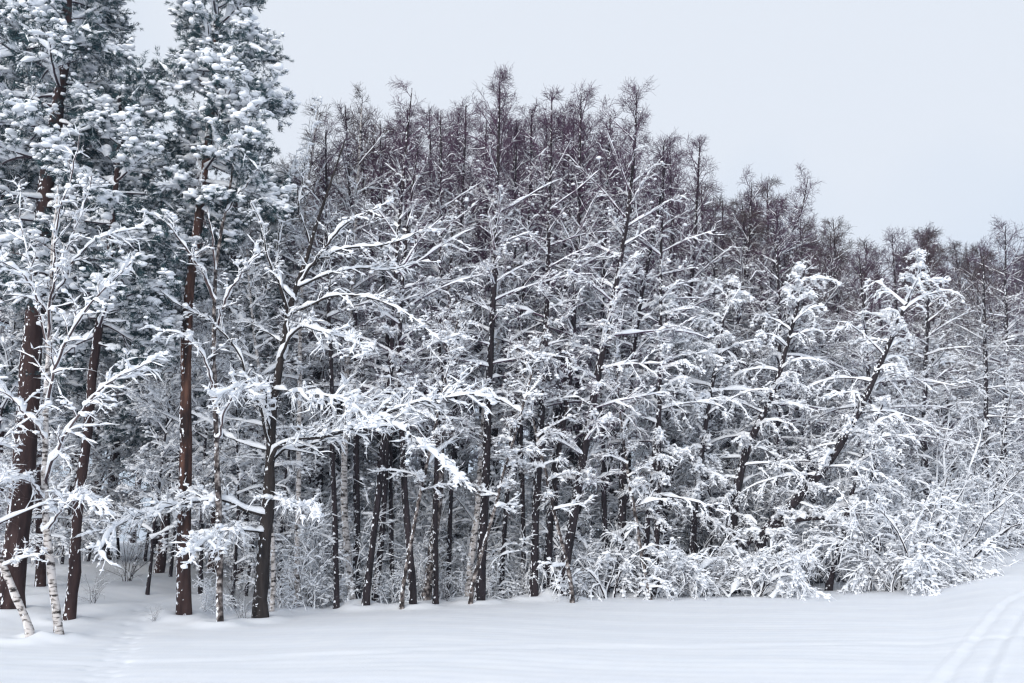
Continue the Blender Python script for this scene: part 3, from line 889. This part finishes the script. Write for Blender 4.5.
# many-stemmed trees and bushes: a fan of stems from one foot
def bush_geo(seed, stems, Hh, spread, droop, thick=1.2, n2=9, n3=5, r0=.03, az=None, el=(55, 85), amt=1.):
    rng = np.random.default_rng(seed)
    A = np.arange(stems) * 2 * pi / stems + rng.normal(size=stems) * .4 if az is None else az + rng.normal(size=stems) * .55
    e = np.radians(rng.uniform(el[0], el[1], stems))
    d = np.stack([np.cos(e) * np.cos(A), np.cos(e) * np.sin(A), np.sin(e)], 1)
    Ln = Hh * rng.uniform(.6, 1.2, stems)
    b = np.stack([rng.normal(size=stems) * spread, rng.normal(size=stems) * spread, np.full(stems, -.1)], 1)
    P1 = walk(b, d, Ln, 12, droop, .1, rng)
    R1 = r0 * rng.uniform(.6, 1.1, (stems, 1)) * np.linspace(1, .25, 12)[None]
    P2, R2, i2, L2 = grow(P1, R1, n2, .12, 1, lambda t, i: .2 + .3 * Ln[i] * (1 - .4 * t), .75, 9, .7, .014, droop * 1.3, .12, rng, .3)
    P3, R3, i3, L3 = grow(P2, R2, n3, .15, 1, lambda t, i: .12 + .4 * L2[i], .75, 4, .7, .008, droop, .12, rng, .3)
    P4, R4, i4, L4 = grow(P3, R3, 2, .2, 1, lambda t, i: .08 + .4 * L3[i], .75, 3, .7, .005, droop * .5, .12, rng, .3)
    W1, W, S = Geo(), Geo(), Geo()
    W1.tube(P1, R1, 6); W.tube(P2, R2, 3); W.tube(P3, R3, 3); W.tube(P4, R4, 3)
    for (P, R, a, w, h, k) in ((P1, R1, .95, .036, .066, 6), (P2, R2, .9, .015, .036, 5), (P3, R3, .6, .010, .022, 4), (P4, R4, .1, .018, .024, 4)):
        lay_snow(S, P, R, np.full(len(P), a * amt), w * thick, h * thick, rng, k, .65)
    c = P2[:, 1:].reshape(-1, 3); c = c[rng.random(len(c)) < .2 * amt]
    Z = rng.gamma(4, .25, (len(c), 1)) * np.array([.066, .052, .042]) * thick * rng.uniform(.6, 1.4, (len(c), 3))
    S.blobs(c, Z, rng, 1)
    c = P3[:, 1:3].reshape(-1, 3); c = c[rng.random(len(c)) < .5 * amt]
    Z = rng.gamma(4, .25, (len(c), 1)) * np.array([.04, .032, .028]) * thick * rng.uniform(.6, 1.4, (len(c), 3))
    S.blobs(c, Z, rng, 0)
    for g in (W1, W, S):                     # nothing dips under the snow
        for v in g.V: v[:, 2] = np.maximum(v[:, 2], -.12)
    return W1, W, S


def bush(name, label, cat, px, Y, group=None, rotz=0., **kw):
    p = at(px, 560, Y)
    root = thing(name, label, cat, (p[0], p[1], gz(p[0], p[1])), group, rotz)
    st, W, S = bush_geo(**kw)
    return assemble2(root, st, W, S)


def assemble2(root, st, W, S):
    a = st.build('stems', M['dark'], root); c = W.build('twigs', M['twig_dark'], root)
    s = S.build('snow_load', M['snow'], c)
    _tree[root.name] = [a, c]; _tree[c.name] = [s]
    return root


bush('snowy_bush', 'largest rounded bush bowed to the field under thick snow, at the right front', 'bush', 895, 30.2, seed=71, stems=22, Hh=3.2, spread=.5, droop=.15, thick=1.35, n2=11, n3=6, el=(35, 80))
bush('snowy_bush', 'low bowed bush with its tip on the field, right end of the big rounded bush', 'bush', 948, 31.0, seed=72, stems=14, Hh=2.0, spread=.4, droop=.17, thick=1.2, n2=10, n3=6, el=(35, 75))
bush('snowy_bush', 'dense snowy thicket bush under the two leaning laden trees', 'bush', 762, 30.0, seed=73, stems=20, Hh=2.4, spread=.7, droop=.12, thick=1.3, n2=10, n3=6, el=(35, 80))
bush('snowy_bush', 'sprawling snowy bush whose long twigs point right, left of the dense thicket bush', 'bush', 690, 30.0, seed=74, stems=16, Hh=2.4, spread=.5, droop=.10, thick=1.1, n2=10, n3=6, el=(30, 75))
bush('snowy_bush', 'arching many-stemmed bush with bare black stems at its foot', 'bush', 598, 28.8, seed=75, stems=14, Hh=2.6, spread=.25, droop=.12, thick=1.2, n2=8, n3=5, el=(50, 85))
bush('snowy_bush', 'snowy bush between the arching bush and the sprawling bush', 'bush', 645, 29.4, seed=76, stems=14, Hh=2.3, spread=.4, droop=.11, thick=1.2, n2=9, n3=5, el=(40, 80))
bush('many_stemmed_tree', 'many-stemmed tree fanning bare snowy stems to the right, behind the field edge', 'bare tree', 925, 37, seed=77, stems=9, Hh=6.0, spread=.2, droop=.015, thick=1.3, n2=9, n3=6, r0=.07, az=-.1, el=(25, 75))
bush('many_stemmed_tree', 'many-stemmed dark tree beside the rise of the field at the right edge', 'bare tree', 985, 43, seed=78, stems=9, Hh=6.5, spread=.25, droop=.01, thick=1.3, n2=9, n3=6, r0=.07, el=(50, 85))
bush('bare_shrub', 'small bare shrub with a spray of dark stems in the clearing', 'shrub', 128, 29.5, seed=79, stems=10, Hh=1.6, spread=.08, droop=.02, thick=.5, n2=4, n3=3, r0=.014, el=(55, 85), amt=.35)

G_STEM = 'dry stems poking out of the snow'
_src = [o for o in bpy.data.objects if o.name == 'bare_shrub'][0]
rng = np.random.default_rng(9)
for px, Y, z, lab in ((158, 22.6, .22, 'tiny dry stems poking out of the snow left of the red pine foot'), (246, 23.2, .4, 'tuft of thin dry stems just left of the forked tree foot'),
                      (238, 25.5, .6, 'thin bare stems between the slim spotted birch and the forked tree'), (318, 26.2, .5, 'thin bare stems right of the slim white birch foot'),
                      (446, 27.5, .45, 'thin bare stems between the two thick birches'), (575, 27.2, .4, 'few dry stems beside the foot of the tall leaning alder'), (96, 24.5, .45, 'thin bare stems on the bank right of the slender leaning pine')):
    p = at(px, 560, Y)
    dup(_src, (p[0], p[1], gz(p[0], p[1])), rng.uniform(0, 6.28), z, lab, G_STEM)

# ------------------------------------------------------------------ the wood behind: copies of a few grown trees and shrubs
def alder_proto(seed, H, px, Y, label, group, tm='dark', wm='twig', lean=(.3, .2), **kw):
    rng = np.random.default_rng(seed)
    tr = resample([(0, 0, -.3), (lean[0] * .2, 0, H * .3), (lean[0] * .7, lean[1] * .5, H * .65), (lean[0], lean[1], H)], 24, .012, rng)
    p = at(px, 560, Y)
    r = tapers(24, .14, .012, .7)
    root = thing('alder_tree' if tm == 'dark' else 'birch_tree', label, 'bare tree' if tm == 'dark' else 'birch', (p[0], p[1], gz(p[0], p[1])), group)
    wood, sn = crown(tr, r, seed, **kw)
    o = assemble(root, trunk_geo(tr, r, rng, 8), tm, wood, wm, sn)
    o['H'] = H
    return o


G_BACK = 'bare trees deeper in the wood'
L_BACK = 'bare red-brown tree with a twiggy top standing behind the front row'
PR = [alder_proto(101, 15, 420, 33, L_BACK, G_BACK, lean=(.4, .2), snow=(.2, .8), amt=.75, cs=.36, N1=64, L=2.5, n2=9, n3=6, n4=3),
      alder_proto(102, 14, 610, 35, L_BACK, G_BACK, lean=(-.5, .3), snow=(.2, .8), amt=.75, cs=.36, N1=58, L=2.8, n2=9, n3=6, n4=3, el=(8, 55)),
      alder_proto(103, 13, 770, 39, L_BACK, G_BACK, lean=(.9, -.3), snow=(.5, 1.0), amt=1., cs=.33, N1=58, L=3.0, n2=9, n3=6, n4=4, el=(0, 48)),
      alder_proto(104, 12, 330, 31, L_BACK, G_BACK, wm='twig_birch', lean=(.2, .4), snow=(.45, .95), amt=1., cs=.3, N1=58, L=2.4, n2=9, n3=6, n4=4, el=(5, 50))]
SKY_PX = [-100, 270, 300, 330, 360, 400, 440, 470, 500, 540, 580, 610, 640, 680, 710, 740, 780, 810, 850, 880, 930, 960, 985, 1024, 1150]
SKY_PY = [140, 165, 150, 118, 97, 92, 100, 95, 82, 100, 105, 108, 100, 138, 150, 182, 188, 186, 226, 246, 225, 238, 225, 238, 240]
rng = np.random.default_rng(2024)
spots = []
def free(x, y, d):
    return all((x - a) ** 2 + (y - b) ** 2 > d * d for a, b in spots)
def scatter(n, Y0, Y1, dmin, p0=270, p1=1120):
    out = []
    tries = 0
    while len(out) < n and tries < 6000:
        tries += 1
        px, Y = rng.uniform(p0, p1), rng.uniform(Y0, Y1)
        x, y = at(px, 560, Y)[:2]
        edge = np.interp(x / y, _a, _ey)
        if y < edge + 2.5 or (40 < px < 190 and y < 36): continue
        if free(x, y, dmin):
            spots.append((x, y)); out.append((px, x, y))
    return out
for n, Y0, Y1, dm, p0 in ((36, 31, 40, 1.5, 270), (34, 40, 54, 2.0, 270), (34, 54, 78, 2.6, 270), (30, 40, 74, 1.6, 800)):
    for px, x, y in scatter(n, Y0, Y1, dm, p0):
        src = PR[rng.integers(0, 4) if px < 720 or rng.random() < .2 else rng.integers(2, 4)]
        z = gz(x, y)
        top = at(px, np.interp(px, SKY_PX, SKY_PY) + abs(rng.normal()) * 24 + (14 if px < 730 else -4), y)[2] - z
        s = np.clip(top / src['H'], .45, 1.6)
        dup(src, (x, y, z), rng.uniform(0, 6.28), (min(s, 1.15) * .5 + s * .5,) * 2 + (s,), L_BACK, G_BACK, (rng.normal() * .03, rng.normal() * .03))

# undergrowth: saplings and shrubs in between, all weighed down
G_UND = 'snowy shrubs in the undergrowth'
L_UND = 'snow-covered shrub in the undergrowth between the trunks'
def und_proto(seed, px, Y, **kw):
    return bush('snowy_shrub', L_UND, 'shrub', px, Y, G_UND, seed=seed, **kw)
UP = [und_proto(201, 520, 31, stems=12, Hh=3.2, spread=.35, droop=.07, thick=1.2, n2=8, n3=5, r0=.02),
      und_proto(202, 320, 28, stems=9, Hh=2.4, spread=.3, droop=.09, thick=1.2, n2=8, n3=5, r0=.018),
      und_proto(203, 450, 30, stems=7, Hh=4.4, spread=.3, droop=.04, thick=1.3, n2=10, n3=6, r0=.028, el=(60, 88)),
      und_proto(204, 800, 34, stems=10, Hh=4.0, spread=.5, droop=.08, thick=1.4, n2=9, n3=6, r0=.03)]
def sapling_proto(seed, px, Y, H, lean, **kw):
    rng = np.random.default_rng(seed)
    tr = resample([(0, 0, -.2), (lean * .2, .1, H * .4), (lean * .6, 0, H * .75), (lean, .1, H)], 20, .012, rng)
    p = at(px, 560, Y)
    root = thing('snowy_sapling', L_SAP, 'young tree', (p[0], p[1], gz(p[0], p[1])), G_SAP)
    r = tapers(20, .05, .01)
    wood, sn = crown(tr, r, seed, snow=(.95, 1.5), **kw)
    return assemble(root, trunk_geo(tr, r, rng, 7), 'dark', wood, 'twig_dark', sn)


G_SAP = 'young snowy trees among the trunks'
L_SAP = 'slender young tree with every twig under lumps of snow, among taller trunks'
SP = [sapling_proto(301, 150, 27, 7.5, .5, cs=.2, N1=40, L=1.7, el=(32, 68), n2=9, n3=6, n4=3, clump=1.2, lumps=1.6, front=.2),
      sapling_proto(302, 235, 26.5, 6.5, -.4, cs=.15, N1=38, L=1.7, el=(25, 62), n2=9, n3=6, n4=3, clump=1.2, lumps=1.6, front=.2, droop=.09)]
rng = np.random.default_rng(88)
for px, Y, z in ((15, 26, 1.0), (88, 36, 1.1), (118, 38, 1.2), (172, 31, 1.1), (202, 27.5, 1.25), (248, 29, 1.2), (62, 34, 1.2), (-20, 25, 1.1), (282, 28, 1.0), (30, 37, 1.3), (145, 37, 1.3),
                 (328, 33, 1.1), (455, 35, 1.1), (585, 36, 1.1), (650, 34, 1.2), (710, 33, 1.35), (780, 35, 1.2), (860, 36, 1.3), (905, 39, 1.2), (960, 45, 1.3), (1010, 48, 1.3)):
    p = at(px, 560, Y)
    dup(SP[rng.integers(0, 2)], (p[0], p[1], gz(p[0], p[1])), rng.uniform(0, 6.28), z * rng.uniform(.9, 1.1), L_SAP, G_SAP, (rng.normal() * .05, rng.normal() * .05))
rng = np.random.default_rng(404)
for px, Y, z in ((308, 26.0, .5), (342, 26.6, .42), (366, 27.2, .5), (396, 27.0, .45), (420, 27.6, .4), (447, 28.2, .5), (492, 28.2, .48), (512, 28.8, .55), (543, 29, .5), (568, 28.6, .45), (284, 25.6, .5), (213, 24.5, .4), (330, 28, .7), (405, 29, .75), (468, 30, .8)):
    p = at(px, 560, Y)
    dup(UP[rng.integers(0, 3)], (p[0], p[1], gz(p[0], p[1]) - .02), rng.uniform(0, 6.28), z, L_UND, G_UND)
spots.clear()
for n, Y0, Y1, dm, p0, p1 in ((44, 26, 40, 1.0, 275, 1000), (36, 40, 58, 1.4, 200, 1100), (22, 33, 52, 1.5, -60, 290), (26, 31, 45, 1.1, 640, 1060)):
    for px, x, y in scatter(n, Y0, Y1, dm, p0, p1):
        src = UP[rng.integers(0, 4)]
        if px > 640 and rng.random() < .5: src = UP[3]
        s = rng.uniform(.7, 1.25)
        dup(src, (x, y, gz(x, y) - .02), rng.uniform(0, 6.28), s, L_UND, G_UND)

# ------------------------------------------------------------------ cold damp air
def haze():
    g = Geo()
    x0, x1, y0, y1, z0, z1 = -130, 130, -30, 170, -7, 32
    v = [(x, y, z) for x in (x0, x1) for y in (y0, y1) for z in (z0, z1)]
    g.add(v, [[0, 1, 3, 2], [4, 6, 7, 5], [0, 4, 5, 1], [2, 3, 7, 6], [0, 2, 6, 4], [1, 5, 7, 3]])
    m = bpy.data.materials.new('haze_air'); m.use_nodes = True
    n, l = m.node_tree.nodes, m.node_tree.links
    n.clear()
    o = n.new('ShaderNodeOutputMaterial'); p = n.new('ShaderNodeVolumePrincipled')
    p.inputs['Color'].default_value = (.62, .76, 1, 1)
    p.inputs['Density'].default_value = .0007
    l.new(p.outputs['Volume'], o.inputs['Volume'])
    h = g.build('haze', m, smooth=False)
    h['kind'] = 'stuff'


haze()
